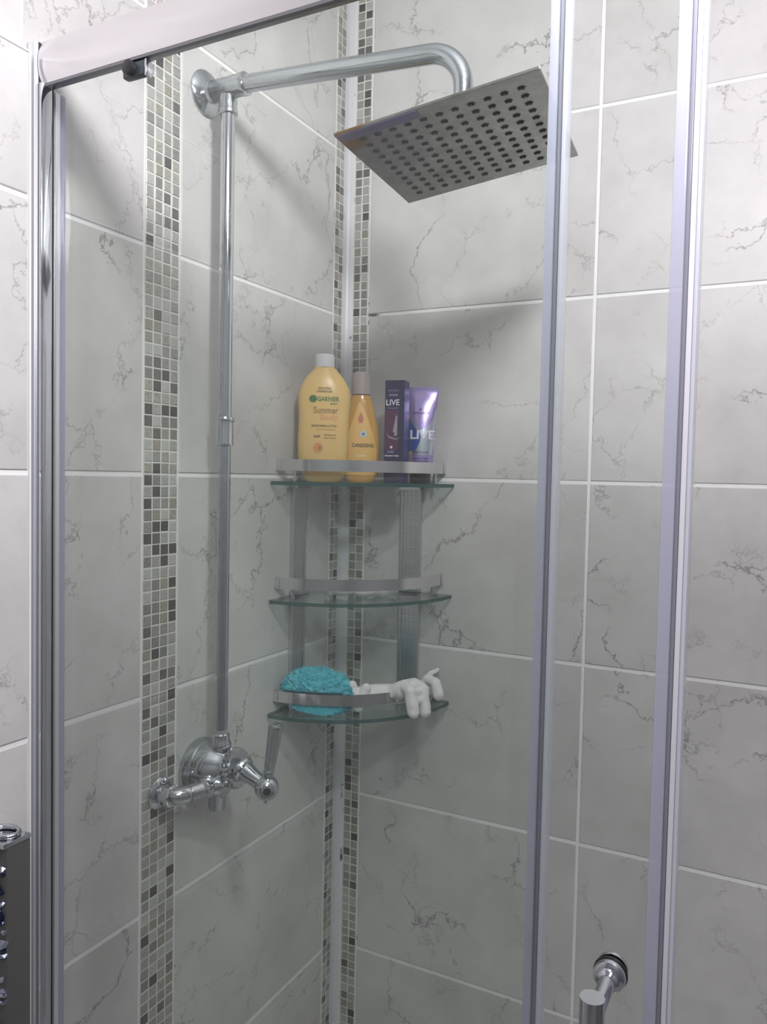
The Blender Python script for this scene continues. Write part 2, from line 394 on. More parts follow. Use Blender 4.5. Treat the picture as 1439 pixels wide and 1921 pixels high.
# sliding door, pushed to the left in front of the fixed pane
DY = -.6838
door = empty('sliding_shower_door', (.4, DY, .09), label='clear glass sliding shower door with chrome bar handle, pushed open to the left', cat='shower door')
def dp(name, bm, m, smooth=False, parent=None):
    o = link(name, bm, m, None, smooth); o.data.transform(Matrix.Translation((-.4, -DY, -.09))); o.parent = parent or door; return o
bm = B(); box(bm, (.166, DY-.0026, .092), (.688, DY+.0026, 1.8715), .0006); dp('door_pane', bm, M_GLASS)
bm = B(); box(bm, (.6790, DY-.008, .092), (.6885, DY+.008, 1.8715), .0018); dp('edge_seal', bm, M_SEAL, True)
bm = B(); box(bm, (.6888, DY-.006, .092), (.6915, DY+.006, 1.8715), .0008); dp('seal_core', bm, M_SEALD, True)
bm = B(); box(bm, (.6918, DY-.007, .092), (.6960, DY+.007, 1.8715), .0012); dp('magnetic_strip', bm, mat('white_magnet_strip', (.66, .66, .70), .25), True)
bm = B(); box(bm, (.6962, DY-.009, .092), (.6992, DY+.009, 1.8715), .0012); dp('seal_lip', bm, M_SEAL2, True)
# roller bracket at its top left corner
bm = B(); box(bm, (.134, -.688, 1.857), (.164, -.679, 1.8718), .002); rb = dp('roller_bracket', bm, M_DARKP, True); rb['label'] = 'dark plastic roller bracket'
bm = B(); box(bm, (.164, DY-.0045, 1.855), (.167, DY+.0045, 1.8718), .001); dp('roller_clip', bm, M_CHROME, True, rb)
bm = B(); lathe(bm, [(.006, 0), (.0075, .001), (.0075, .006), (.006, .007)], (.147, -.6885, 1.864), (0, -1, 0), 20); dp('roller_wheel', bm, M_BLACK, True, rb)
# handle
HX, HZ = .6535, 1.0715
bm = B(); tube(bm, [(HX, -.752, .90), (HX, -.752, 1.0905)], .0088, 28); hb = dp('handle', bm, M_CHROME, True); hb['label'] = 'vertical chrome bar handle'
for i, z in enumerate((HZ, .92)):
    bm = B(); lathe(bm, [(.0062, 0), (.0062, .046), (.0085, .048), (.0085, .052)], (HX, -.747, z), (0, 1, 0), 24); dp('handle_post', bm, M_CHROME, True, hb)
    bm = B(); lathe(bm, [(.0090, 0), (.0118, .002), (.0125, .005), (.0118, .008)], (HX, DY-.0118, z), (0, 1, 0), 28); dp('handle_rosette', bm, M_CHROME, True, hb)
    bm = B(); lathe(bm, [(.0132, 0), (.0132, .0010)], (HX, DY-.0037, z), (0, 1, 0), 28); dp('handle_gasket', bm, M_BLACK, False, hb)
    bm = B(); lathe(bm, [(.0118, 0), (.0122, .001), (.0118, .004), (.009, .006)], (HX, DY+.0028, z), (0, 1, 0), 28); dp('inner_knob', bm, M_CHROME, True, hb)

# ---------------------------------------------------------------- rain shower
FY = -.4008
riser = empty('shower_riser', (0, FY, 1.09), label='chrome shower riser pipe with swan-neck arm fixed to the left tiled wall', cat='shower pipe')
def rp(name, bm, m=M_CHROME_W, smooth=True, parent=None):
    o = link(name, bm, m, None, smooth); o.data.transform(Matrix.Translation((0, -FY, -1.09))); o.parent = parent or riser; return o
PX = .0412
AZ = 1.9905
bm = B(); lathe(bm, [(.031, .0002), (.0315, .003), (.029, .006), (.020, .009), (.0155, .011), (.0145, .018)], (0, FY, AZ), (1, 0, 0), 40); rp('wall_flange', bm)
bm = B(); lathe(bm, [(.0135, .012), (.0148, .014), (.0148, .066), (.0155, .067), (.0155, .072), (.0128, .0735)], (0, FY, AZ), (1, 0, 0), 28); rp('tee_fitting', bm)
bm = B(); lathe(bm, [(.0125, -.012), (.0125, -.030), (.0135, -.031), (.0135, -.036), (.0115, -.037)], (PX, FY, AZ), (0, 0, 1), 28); rp('tee_socket', bm)
# arm: gentle fall along +X then a bend down
pts = []; rad = []
x0, x1 = .070, .350; xe, ze = .3945, 1.906
za0, za1 = AZ, 1.969
for k in range(9): t = k/8; pts.append((x0+(x1-x0)*t, FY, za0+(za1-za0)*t))
R_ = xe-x1
for k in range(1, 11):
    a = math.pi/2*k/10; pts.append((x1+R_*math.sin(a), FY, za1-.003*math.sin(a)-R_*(1-math.cos(a))))
pts.append((xe, FY, ze))
bm = B(); tube(bm, pts, .0118, 24); rp('shower_arm', bm)
bm = B(); tube(bm, [(PX, FY, 1.5315), (PX, FY, 1.957)], .0098, 24); rp('upper_pipe', bm, M_CHROME)
bm = B(); tube(bm, [(PX, FY, 1.083), (PX, FY, 1.4915)], .0092, 24); rp('lower_pipe', bm)
bm = B(); lathe(bm, [(.010, -.0205), (.0128, -.0195), (.0133, -.017), (.0124, -.0145), (.0124, .0135), (.0136, .015), (.0138, .018), (.0128, .0205), (.0100, .0215)], (PX, FY, 1.512), (0, 0, 1), 28); rp('pipe_coupling', bm, M_CHROME)

head = empty('rain_shower_head', (.3955, -.397, 1.853), label='square flat steel rain shower head tilted under the chrome arm', cat='shower head')
head.rotation_euler = (math.radians(.035), math.radians(-8.287), math.radians(4.425))
M_PLATE = mat('brushed_steel_plate', (.50, .49, .48), .30, 1.)
_v = coords(M_PLATE, False); _n = noise_tex(M_PLATE, _v, 26, 6, .75)
_c = ramp(M_PLATE, _n.outputs['Fac'], [(.36, (.30, .295, .285)), (.64, (.44, .43, .42))]).outputs[0]
_d = N(M_PLATE, 'ShaderNodeVectorMath', operation='DISTANCE'); L(M_PLATE, _v, _d.inputs[0]); _d.inputs[1].default_value = (-.117, -.108, 0)
_ns = N(M_PLATE, 'ShaderNodeMath', operation='MULTIPLY_ADD'); L(M_PLATE, noise_tex(M_PLATE, _v, 55, 4).outputs['Fac'], _ns.inputs[0]); _ns.inputs[1].default_value = -.03; L(M_PLATE, _d.outputs['Value'], _ns.inputs[2])
_rs = ramp(M_PLATE, _ns.outputs[0], [(.012, (1, 1, 1)), (.030, (0, 0, 0))])
L(M_PLATE, mixc(M_PLATE, _rs.outputs[0], _c, (.30, .17, .07)), bsdf(M_PLATE).inputs['Base Color'])
a = .2345/2
bm = B(); box(bm, (-a, -a, -.001), (a, a, .0025), .0006); link('spray_plate', bm, M_PLATE, head)
bm = B(); lathe(bm, [(.030, .0026), (.028, .006), (.014, .010), (.0125, .024), (.0150, .026), (.0155, .036), (.0125, .040), (.0122, .052)], (0, 0, 0), (0, 0, 1), 32); link('ball_joint', bm, M_CHROME, head, True)
bm = B(); box(bm, (-a+.002, -a+.001, -.0017), (-.018, -a+.018, -.0011)); fl = link('purple_reflection', bm, mat('purple_reflection_paint', (.16, .13, .26), .2), head); fl['label'] = 'dark purple reflection painted along the plate edge'  # thin coloured strip that paints a purple reflection on the plate underside
bm = B()
n = 7; pts2 = []
for k in range(2*n):
    r = .0054 if k % 2 == 0 else .0019; q = math.pi*k/n; pts2.append((r*math.cos(q), r*math.sin(q)))
vs = [bm.verts.new((x, y, 0)) for x, y in pts2]; tp = [bm.verts.new((x*.5, y*.5, -.0016)) for x, y in pts2]
bm.faces.new(vs); bm.faces.new(tp[::-1])
for k in range(2*n): bm.faces.new((vs[k], vs[(k+1) % (2*n)], tp[(k+1) % (2*n)], tp[k]))
nz = link('nozzle', bm, mat('dark_nozzle', (.055, .052, .055), .5), head); first = nz
NN = 11
for i in range(NN):
    for j in range(NN):
        o = first if (i == 0 and j == 0) else first.copy()
        if o is not first: COL.objects.link(o)
        o.location = (-.092+.184*i/(NN-1), -.092+.184*j/(NN-1), -.001)

# ---------------------------------------------------------------- shower valve
VY = -.4008; VZ = 1.020
valve = empty('shower_valve', (0, VY, VZ), label='chrome traditional shower valve with fluted lever on the left tiled wall', cat='shower valve')
def vp(name, bm, m=M_CHROME, smooth=True, parent=None):
    o = link(name, bm, m, None, smooth); o.data.transform(Matrix.Translation((0, -VY, -VZ))); o.parent = parent or valve; return o
bm = B(); lathe(bm, [(.0435, .0002), (.0440, .004), (.0440, .015), (.0425, .0175), (.038, .0185)], (0, VY, VZ), (1, 0, 0), 56); vp('wall_plate', bm, M_CHROME_W)
AX = (1, 0, .16)
bm = B(); lathe(bm, [(.0405, .0180), (.0410, .022), (.0390, .032), (.0340, .043), (.0275, .053), (.0235, .059), (.0225, .065)], (0, VY, VZ-.001), AX, 56); vp('valve_body', bm)
bm = B(); lathe(bm, [(.022, .064), (.0265, .0645), (.0275, .067), (.0275, .073), (.0265, .0755), (.020, .076)], (0, VY, VZ), AX, 96, lambda q, h: .055*math.sin(24*q) if .0644 < h < .0758 else 0); vp('knurled_ring', bm)
bm = B(); lathe(bm, [(.0165, -.004), (.0190, .0005), (.0180, .004), (.0140, .006), (.0135, .013), (.0115, .021), (.0110, .036)], (.080, VY, VZ+.0115), (1, 0, -.42), 40); vp('spindle_cover', bm)
LX, LZ = .1225, VZ-.007
bm = B(); lathe(bm, [(.006, -.018), (.012, -.0155), (.0155, -.010), (.0168, -.003), (.0168, .004), (.0155, .009), (.012, .0135), (.0095, .015), (.009, .0142), (.0055, .0135)], (LX, VY, LZ), (.62, -.78, -.05), 36); kn = vp('lever_hub', bm)
bm = B(); lathe(bm, [(.0056, .0136), (.0052, .0142)], (LX, VY, LZ), (.62, -.78, -.05), 24); vp('hub_dimple', bm, M_BLACK, False, kn)
bm = B(); lathe(bm, [(.0075, .012), (.0068, .018), (.0078, .022), (.0078, .025), (.0066, .027), (.0074, .032), (.0098, .088), (.0102, .091), (.0092, .0935), (.0060, .095)], (LX, VY, LZ), (.16, 0, 1), 48, lambda q, h: .07*abs(math.sin(5*q))-.03 if .031 < h < .089 else 0); vp('lever_handle', bm, M_CHROME_W, True, kn)
bm = B(); lathe(bm, [(.0028, -.022), (.0022, -.018), (.006, -.015)], (LX, VY, LZ), (.05, 0, 1), 16); vp('drip_point', bm, M_CHROME, True, kn)
bm = B(); lathe(bm, [(.0150, .020), (.0152, .028), (.0138, .030), (.0138, .036), (.0148, .038), (.0148, .043), (.0130, .046), (.0122, .056), (.0100, .058)], (PX, VY, VZ), (0, 0, 1), 6*6, lambda q, h: .03*math.cos(6*q) if h < .045 else 0); vp('riser_union', bm)
bm = B(); lathe(bm, [(.0140, -.022), (.0140, -.040), (.0125, -.042), (.0125, -.054), (.0110, -.056)], (PX-.006, VY, VZ), (0, 0, 1), 28); vp('outlet_stub', bm, M_CHROME_W)
# inlet arm along the wall with elbow and flange
az = VZ-.010
IY = VY-.083
bm = B(); lathe(bm, [(.0125, .010), (.0162, .012), (.0170, .018), (.0170, .028), (.0140, .031), (.0130, .038), (.0150, .041), (.0150, .050), (.0122, .053), (.0118, .072)], (.058, VY+.004, az), (-.28, -1, 0), 32, lambda q, h: .03*math.cos(6*q) if .011 < h < .029 else 0); ia = vp('inlet_arm', bm)
bm = B(); tube(bm, [(.037, VY-.066, az), (.0360, VY-.072, az), (.032, VY-.078, az), (.026, VY-.082, az), (.018, IY, az), (.0035, IY, az)], .0118, 24); vp('inlet_elbow', bm)
bm = B(); lathe(bm, [(.0215, .0002), (.0218, .003), (.0190, .006), (.0135, .008)], (0, IY, az), (1, 0, 0), 36); vp('inlet_flange', bm)
bm = B(); lathe(bm, [(.0130, .012), (.0150, .014), (.0150, .026), (.0130, .028)], (0, IY, az), (1, 0, 0), 32, lambda q, h: .05*math.cos(6*q)); vp('inlet_nut', bm)

# ---------------------------------------------------------------- corner shelf unit
unit = empty('corner_shelf_unit', (0, 0, 1.05), label='three-tier corner shelf with curved glass shelves and aluminium guard rails', cat='corner shelf')
def up(name, bm, m, smooth=False, parent=None):
    o = link(name, bm, m, None, smooth); o.data.transform(Matrix.Translation((0, 0, -1.05))); o.parent = parent or unit; return o
TZ = [1.0545, 1.2455, 1.4420]
RG = .232; RB = .214
def arc(r, n=40, a0=0., a1=90.): return [(r*math.cos(math.radians(a0+(a1-a0)*k/n)), -r*math.sin(math.radians(a0+(a1-a0)*k/n))) for k in range(n+1)]
bar_polys = []
for z in TZ:
    poly = [(.004, -.012), (.012, -.004), (RG-.004, -.001)]+arc(RG, 40, .8, 89.2)+[(.001, -RG+.004)]
    bm = B(); prism_z(bm, poly, z-.006, z, 1); up('glass_shelf', bm, [M_SHELFGLASS, M_GEDGE])
    bm = B(); o1 = arc(RB, 40, .6, 89.4); i1 = arc(RB-.0022, 40, .6, 89.4)
    prism_z(bm, o1+i1[::-1], z+.0175, z+.0365); gr = up('guard_rail', bm, M_GUARD, True)
    for ang in (9, 81):     # little standoffs from glass to rail
        c = Vector((RB-.003)*Vector((math.cos(math.radians(ang)), -math.sin(math.radians(ang)), 0)))
        bm = B(); tube(bm, [(c.x, c.y, z+.0002), (c.x, c.y, z+.019)], .0032, 14); up('rail_stud', bm, M_CHROME, True, gr)
    for s in (0, 1):
        bm = B()
        if s == 0: box(bm, (.0005, -RB-.001, z+.0175), (.010, -RB+.002, z+.0365), .0006)
        else: box(bm, (RB-.002, -.010, z+.0175), (RB+.001, -.0005, z+.0365), .0006)
        up('rail_end', bm, M_GUARD, True, gr)
ztop, zbot = TZ[2]-.0075, TZ[0]+.004
for s in (0, 1):
    bm = B()
    def bx(lo, hi, bev=0):
        if s == 0: box(bm, lo, hi, bev)
        else: box(bm, (-hi[1], -hi[0], lo[2]), (-lo[1], -lo[0], hi[2]), bev)
    for za, zb in ((TZ[0]+.001, TZ[1]-.007), (TZ[1]+.001, TZ[2]-.007)):
        bx((.0005, -.171, za), (.006, -.131, zb), .0005)
        bx((.006, -.171, za), (.0085, -.166, zb), .0004); bx((.006, -.136, za), (.0085, -.131, zb), .0004)
        for g in range(3): bx((.006, -.160+g*.0085, za), (.0068, -.157+g*.0085, zb))
    u_ = up('upright', bm, M_ALU)
    for z in TZ:
        bm = B(); bx((.0005, -.172, z+.0005), (.016, -.130, z+.006), .0006); bx((.0005, -.172, z-.0125), (.016, -.130, z-.0065), .0006); up('shelf_bracket', bm, M_CHROME, False, u_)

# ---------------------------------------------------------------- bottles and packs on the top shelf
ZT = TZ[2]+.0003
def section(a, b, z, n=40, e=2.3, cx=0.):
    out = []
    for k in range(n):
        q = 2*math.pi*k/n; c, s = math.cos(q), math.sin(q)
        out.append((cx+a*math.copysign(abs(c)**(2/e), c), b*math.copysign(abs(s)**(2/e), s), z))
    return out
def interp(tab, z):
    if z <= tab[0][0]: return tab[0][1:]
    for p, q in zip(tab, tab[1:]):
        if z <= q[0]:
            t = (z-p[0])/(q[0]-p[0]); t = t*t*(3-2*t) if False else t
            return tuple(p[i]+(q[i]-p[i])*t for i in range(1, len(p)))
    return tab[-1][1:]
def smooth_tab(tab, n=40):
    zs = [tab[0][0]+(tab[-1][0]-tab[0][0])*k/n for k in range(n+1)]; out = []
    h = (tab[-1][0]-tab[0][0])/n
    for z in zs:
        acc = [interp(tab, z+d*h) for d in (-1.5, -.75, 0, .75, 1.5)]
        if z in (zs[0], zs[-1]): acc = [interp(tab, z)]
        out.append((z, *[sum(x[i] for x in acc)/len(acc) for i in range(len(acc[0]))]))
    return out
def surf(tab, e=2.3, eps=.0004):
    def f(x, z):
        v = interp(tab, z); a_, b_ = v[0], v[1]; cx = v[2] if len(v) > 2 else 0
        u = min(.999, abs(x-cx)/a_); y = b_*(1-u**e)**(1/e)
        return Vector((x, -y-eps, z))
    return f
# --- large cream-yellow body lotion bottle
b1 = empty('lotion_bottle', (.059, -.163, ZT), math.radians(31.8), label='large cream yellow lotion bottle with white cap and green logo on the top shelf', cat='bottle')
s1 = 1/1132
tab = [(0, .026, .014, .001), (.003, .031, .018, .001), (.012, .0355, .0205, .001), (.030, .0405, .0215, 0), (.050, .0425, .0220, 0), (.075, .0425, .0220, 0), (.095, .0418, .0220, .0005), (.115, .0425, .022, .001), (.135, .0440, .0225, .0015), (.150, .0432, .022, .0015), (.162, .0385, .021, .001), (.172, .0325, .019, .001), (.182, .0240, .0165, .001), (.188, .0175, .0145, .001), (.190, .0165, .0145, .001)]
tab1 = smooth_tab(tab, 46)
M_CREAM = mat('cream_bottle_plastic', (.78, .53, .20), .32, 0.)
bsdf(M_CREAM).inputs['Subsurface Weight'].default_value = .15; bsdf(M_CREAM).inputs['Subsurface Radius'].default_value = (.01, .006, .002)
bm = B(); loft(bm, [section(a_, b_, z, 48, 2.3, cx) for z, a_, b_, cx in tab1]); link('bottle_body', bm, M_CREAM, b1, True)
bm = B(); lathe(bm, [(.0158, .1902), (.0160, .194), (.0162, .196), (.0162, .208), (.0150, .2115), (.006, .2125)], (.001, 0, 0), (0, 0, 1), 40, lambda q, h: .012*math.sin(40*q) if .195 < h < .209 else 0); link('cap', bm, M_WHITE, b1, True)
f1 = surf(tab1)
K_ = mat('dark_olive_print', (.09, .075, .035), .5); GR = mat('green_logo_print', (.06, .17, .05), .45); OR = mat('orange_print', (.72, .28, .10), .5); BR = mat('brown_print', (.33, .20, .08), .5); PK = mat('pale_peach_print', (.74, .34, .16), .5)
text('print_line', 'BODY LOTION', .0055, K_, b1, .001, .1535, f1, .0001, .020)
text('print_line', 'NOURISHING CARE', .0045, K_, b1, .001, .1485, f1, .0001, .025)
patch('logo_leaf', circle_poly(-.0215+.004, .1365, .0060, 20, 1.1), GR, b1, f1)
text('logo_lettering', 'GARNIER', .0105, GR, b1, .0075, .1360, f1, .00025, .036)
text('print_line', 'BODY', .0042, GR, b1, .017, .1285, f1, .0001, .012)
text('title_lettering', 'Summer', .0150, BR, b1, .0035, .1175, f1, .0003, .041)
text('title_lettering', 'Body', .0130, PK, b1, .009, .1060, f1, .0003, .030)
text('print_line', 'MOISTURISING LOTION', .0048, K_, b1, .001, .0920, f1, .0001, .041)
text('print_line', 'natural looking glow', .0036, BR, b1, .004, .0865, f1, 0, .032)
text('print_line', 'DEEP', .0050, K_, b1, -.0105, .0745, f1, .0001, .011)
text('print_line', 'hydrating care', .0040, BR, b1, .0110, .0775, f1, .0001, .020)
text('print_line', 'apricot extract', .0042, BR, b1, .0110, .0725, f1, .0001, .020)
patch('apricot_picture', circle_poly(-.0080, .0560, .0088, 22, .95), PK, b1, f1)
patch('apricot_picture', circle_poly(-.0078, .0565, .0066, 22, .95), OR, b1, surf(tab1, eps=.0007))
patch('apricot_picture', circle_poly(-.0055, .0560, .0028, 16, .8), BR, b1, surf(tab1, eps=.0010))
# --- second bottle behind: amber, pinkish cap
b2 = empty('shower_oil_bottle', (.088, -.087, ZT), math.radians(29), label='amber tapering bottle with pinkish grey cap behind the large yellow bottle', cat='bottle')
tab = [(0, .022, .014), (.004, .027, .018), (.015, .031, .0205), (.035, .0335, .0215), (.060, .0345, .0215), (.080, .0335, .021), (.100, .0300, .020), (.120, .0255, .0185), (.135, .0215, .0170), (.146, .0185, .0160), (.150, .0160, .0150)]
tab2 = smooth_tab(tab, 36)
M_AMBER = mat('amber_bottle_plastic', (.66, .36, .085), .22); bsdf(M_AMBER).inputs['Coat Weight'].default_value = .4
bm = B(); loft(bm, [section(a_, b_, z, 44, 2.2) for z, a_, b_ in tab2]); link('bottle_body', bm, M_AMBER, b2, True)
bm = B(); lathe(bm, [(.0135, .1502), (.0165, .152), (.0170, .160), (.0172, .180), (.0155, .188), (.009, .191), (.003, .1915)], (0, 0, 0), (0, 0, 1), 36); link('cap', bm, mat('pinkish_grey_plastic', (.50, .43, .43), .4), b2, True)
f2 = surf(tab2, 2.2)
M_LAB = mat('yellow_label', (.80, .50, .16), .4)
patch('label', [(-.028, .012), (.026, .012), (.0285, .055), (.022, .085), (.010, .115), (.000, .137), (-.004, .137), (-.020, .085), (-.029, .055)], M_LAB, b2, f2, 12)
f2b = surf(tab2, 2.2, .0008)
patch('drop_emblem', [(0.0005, .121), (.0045, .112), (.0050, .107), (.0025, .102), (-.0025, .102), (-.0045, .107), (-.0035, .112)], mat('red_orange_print', (.62, .16, .10), .4), b2, f2b, 2)
patch('round_badge', circle_poly(.0050, .083, .0062), mat('pale_blue_print', (.50, .62, .62), .4), b2, f2b, 3)
patch('round_badge', circle_poly(.0050, .083, .0026), mat('steel_blue_print', (.10, .22, .34), .4), b2, surf(tab2, 2.2, .0011), 2)
text('title_lettering', 'CARESSING', .0085, K_, b2, .0045, .063, f2b, .0002, .038)
text('print_line', 'SHOWER', .0050, mat('cream_print', (.85, .74, .50), .4), b2, .002, .045, f2b, .0002, .017)
text('print_line', 'with oil', .0042, BR, b2, .003, .037, f2b, 0, .018)
text('print_line', 'GENTLE CARE', .0042, mat('coral_print', (.62, .24, .12), .4), b2, .004, .028, f2b, .0001, .022)
# --- dark blue carton
cb = empty('hair_colour_carton', (.1640, -.0985, ZT), math.radians(10), label='tall narrow dark blue carton standing between the amber bottle and the purple tube', cat='box')
CW, CD, CHt = .0335, .030, .1715
M_CARD = mat('navy_card', (.018, .014, .060), .3); M_CARDS = mat('blue_card_side', (.018, .022, .16), .3)
bm = B(); box(bm, (-CW/2, -CD/2, 0), (CW/2, CD/2, CHt), .0006); link('carton', bm, M_CARD, cb)
bm = B(); box(bm, (CW/2+.0001, -CD/2+.0006, .0006), (CW/2+.0004, CD/2-.0006, CHt-.0006)); link('carton_side', bm, M_CARDS, cb)
bm = B(); box(bm, (-CW/2+.001, -CD/2-.0003, .055), (CW/2-.009, -CD/2-.0001, .122)); link('printed_panel', bm, mat('plum_print', (.085, .022, .07), .35), cb)
def fc(x, z): return Vector((x, -CD/2-.0006, z))
WP = mat('white_print', (.72, .70, .80), .4); LV = mat('lavender_print', (.42, .36, .62), .4)
text('print_line', 'HAIR COLOUR', .0035, LV, cb, -.002, .154, fc, 0, .018)
text('print_line', 'INTENSE', .0045, LV, cb, -.002, .1465, fc, .0001, .015)
text('title_lettering', 'LIVE', .0135, WP, cb, -.003, .134, fc, .0002, .023)
text('print_line', 'COLOUR', .0036, LV, cb, -.003, .125, fc, 0, .018)
M_SIL = mat('silver_print', (.45, .44, .50), .3, .6)
for pts_ in ([(-.002, .085), (.001, .085), (.0045, .112), (.0035, .114)], [(.0005, .078), (.0055, .080), (.0055, .112), (.0047, .113)]):
    patch('wave_picture', pts_, M_SIL, cb, fc, 2)
patch('wave_picture', [(-.014, .086), (-.008, .078), (.004, .074), (.012, .076), (.004, .0725), (-.008, .0755)], M_SIL, cb, fc, 2)
patch('star_emblem', circle_poly(-.004, .060, .0023, 8), WP, cb, fc, 1)
text('print_line', 'L50', .0050, LV, cb, -.005, .052, fc, .0001, .010)
for z, w_ in ((.0455, .024), (.034, .020), (.0275, .019)):
    text('print_line', 'PERMANENT CREAM', .0032, WP if z > .04 else LV, cb, -.003, z, fc, .0001, w_)
# --- purple tube standing on its black cap
tb = empty('purple_tube', (.1850, -.0450, ZT), math.radians(20), label='purple and silver squeeze tube standing on its black cap beside the dark blue carton', cat='tube')
tab3 = [(.0262, .0200, .0185), (.030, .0215, .0190), (.050, .0225, .0185), (.080, .0240, .0160), (.110, .0258, .0120), (.135, .0275, .0075), (.152, .0288, .0032), (.157, .0290, .0011), (.1665, .0292, .0009)]
M_PUR = mat('metallic_purple', (.40, .32, .62), .24, .55)
M_SILV = mat('silver_foil', (.58, .64, .72), .2, .8); M_BLU = mat('metallic_blue', (.03, .10, .42), .22, .4); M_PDK = mat('dark_purple_print', (.15, .09, .27), .3, .3)
bm = B(); loft(bm, [section(a_, b_, z, 44, 2.0) for z, a_, b_ in smooth_tab(tab3, 30)]); link('tube_body', bm, M_PUR, tb, True)
bm = B(); lathe(bm, [(.0165, 0), (.0178, .001), (.0190, .025), (.0175, .026)], (0, 0, 0), (0, 0, 1), 40); link('cap', bm, mat('black_cap', (.015, .015, .02), .25), tb, True)
t3 = smooth_tab(tab3, 30); f3 = surf(t3, 2.0, .0004); f3b = surf(t3, 2.0, .0008); f3c = surf(t3, 2.0, .0012)
patch('silver_panel', [(-.0205, .049), (.0225, .049), (.0270, .135), (.0225, .110), (.0140, .096), (.003, .093), (-.0060, .105), (-.0150, .130), (-.0245, .142)][0:2]+[(.0270, .134), (.0200, .108), (.010, .096), (0, .092), (-.0100, .098), (-.0180, .113), (-.0235, .134)], M_SILV, tb, f3, 12)
patch('blue_panel', [(-.0205, .056), (-.0080, .056), (-.0010, .070), (.0010, .080), (-.0040, .090), (-.0120, .098), (-.0200, .112), (-.0220, .090)], M_BLU, tb, f3b, 8)
text('title_lettering', 'LIVE', .021, WP, tb, .0030, .0830, f3c, .0006, .042)
patch('drop_emblem', circle_poly(-.001, .128, .0022, 8), M_PDK, tb, f3b, 1)
text('logo_lettering', 'Schwarzkopf', .0050, M_PDK, tb, 0.000, .1215, f3b, .0001, .028)
text('print_line', 'INTENSE COLOUR', .0038, M_PDK, tb, .001, .0535, f3b, .0001, .028)
for z in (.043, .038, .033): text('print_line', 'PERMANENT CREAM', .0030, M_PDK, tb, .001, z, f3b, .0001, .026)
bm = B()
for k in range(22): box(bm, (-.0285+.0026*k, -.0014, .1585), (-.0275+.0026*k, .0014, .1655))
link('crimp', bm, M_PUR, tb)

# ---------------------------------------------------------------- middle shelf
ZM = TZ[1]+.0004
M_CLOTH = mat('white_cloth', (.70, .69, .70), .85)
bm = B(); nx, ny = 24, 10; g = [[None]*(ny+1) for _ in range(nx+1)]
for sgn, off in ((1, 0), ):
    for i in range(nx+1):
        for j in range(ny+1):
            x = -.062+.124*i/nx; y = -.018+.036*j/ny
            z = .010+.0025*math.sin(i*.9)+.0018*noise.noise(Vector((i*.5, j*.6, 2)))+.004*math.exp(-((i-6)/4)**2)
            g[i][j] = bm.verts.new((x, y, z))
for i in range(nx):
    for j in range(ny): bm.faces.new((g[i][j], g[i+1][j], g[i+1][j+1], g[i][j+1]))
o = link('folded_flannel', bm, M_CLOTH, None, True)
sm = o.modifiers.new('t', 'SOLIDIFY'); sm.thickness = .0085; sm.offset = -1; bpy.context.view_layer.update(); applied(o)
zmin = min(v.co.z for v in o.data.vertices)
for v in o.data.vertices: v.co.z -= zmin
o.location = (.112, -.118, ZM); o.rotation_euler = (0, 0, math.radians(42))
tag(o, 'white folded flannel lying flat on the middle glass shelf', 'cloth')

# ---------------------------------------------------------------- bottom shelf: bath puff and gloves
ZB = TZ[0]+.0004
M_PUFF = mat('turquoise_mesh', (.05, .42, .52), .55)
_v = coords(M_PUFF, False); _n = noise_tex(M_PUFF, _v, 90, 4, .7, .6)
L(M_PUFF, ramp(M_PUFF, _n.outputs['Fac'], [(.34, (.03, .30, .42)), (.52, (.06, .46, .56)), (.70, (.16, .60, .66))]).outputs[0], bsdf(M_PUFF).inputs['Base Color'])
bsdf(M_PUFF).inputs['Sheen Weight'].default_value = .4
bm = B(); bmesh.ops.create_icosphere(bm, subdivisions=6, radius=1.0)
for v in bm.verts:
    d = v.co.normalized()
    q = noise.noise(d*3.1)*.06 + abs(noise.noise(d*7.0))*.16 + abs(noise.noise(d*17.0+Vector((4, 1, 2))))*.10 + noise.noise(d*40)*.035
    r = .90+q
    v.co = Vector((d.x*.0640*r, d.y*.0500*r, d.z*.0420*r))
    if v.co.z < -.030: v.co.z = -.030+(v.co.z+.030)*.15
zmin = min(v.co.z for v in bm.verts)
for v in bm.verts: v.co.z -= zmin
puff = link('bath_puff', bm, M_PUFF, None, True); puff.location = (.060, -.174, ZB)
_rm = Matrix.Rotation(math.radians(28), 3, 'Z') @ Matrix.Rotation(math.radians(7), 3, 'Y')
for v in puff.data.vertices:     # squash it against the glass, the wall and the guard rail it leans over
    p = _rm @ v.co; p.x = max(p.x, .003-.060+abs(p.x)*.02)
    wx, wy = p.x+.060, p.y-.174; rr = math.hypot(wx, wy); lim = RB-.0035 if p.z < .038 else RB-.0035+(p.z-.038)*3
    if rr > lim: f_ = lim/rr; wx *= f_; wy *= f_
    v.co = Vector((wx-.060, wy+.174, max(p.z, 0)))
tag(puff, 'turquoise crinkled mesh bath puff at the left of the bottom glass shelf', 'bath puff')
M_GLOVE = mat('white_glove_fabric', (.84, .82, .83), .9)
_v = coords(M_GLOVE, False); _n = noise_tex(M_GLOVE, _v, 160, 4, .7)
_b = N(M_GLOVE, 'ShaderNodeBump'); _b.inputs['Strength'].default_value = .35; _b.inputs['Distance'].default_value = .001; L(M_GLOVE, _n.outputs['Fac'], _b.inputs['Height']); L(M_GLOVE, _b.outputs[0], bsdf(M_GLOVE).inputs['Normal'])
def gl_disp(co): return Vector((noise.noise(co*70), noise.noise(co*70+Vector((9, 0, 0))), noise.noise(co*70+Vector((0, 9, 0)))))*.0016
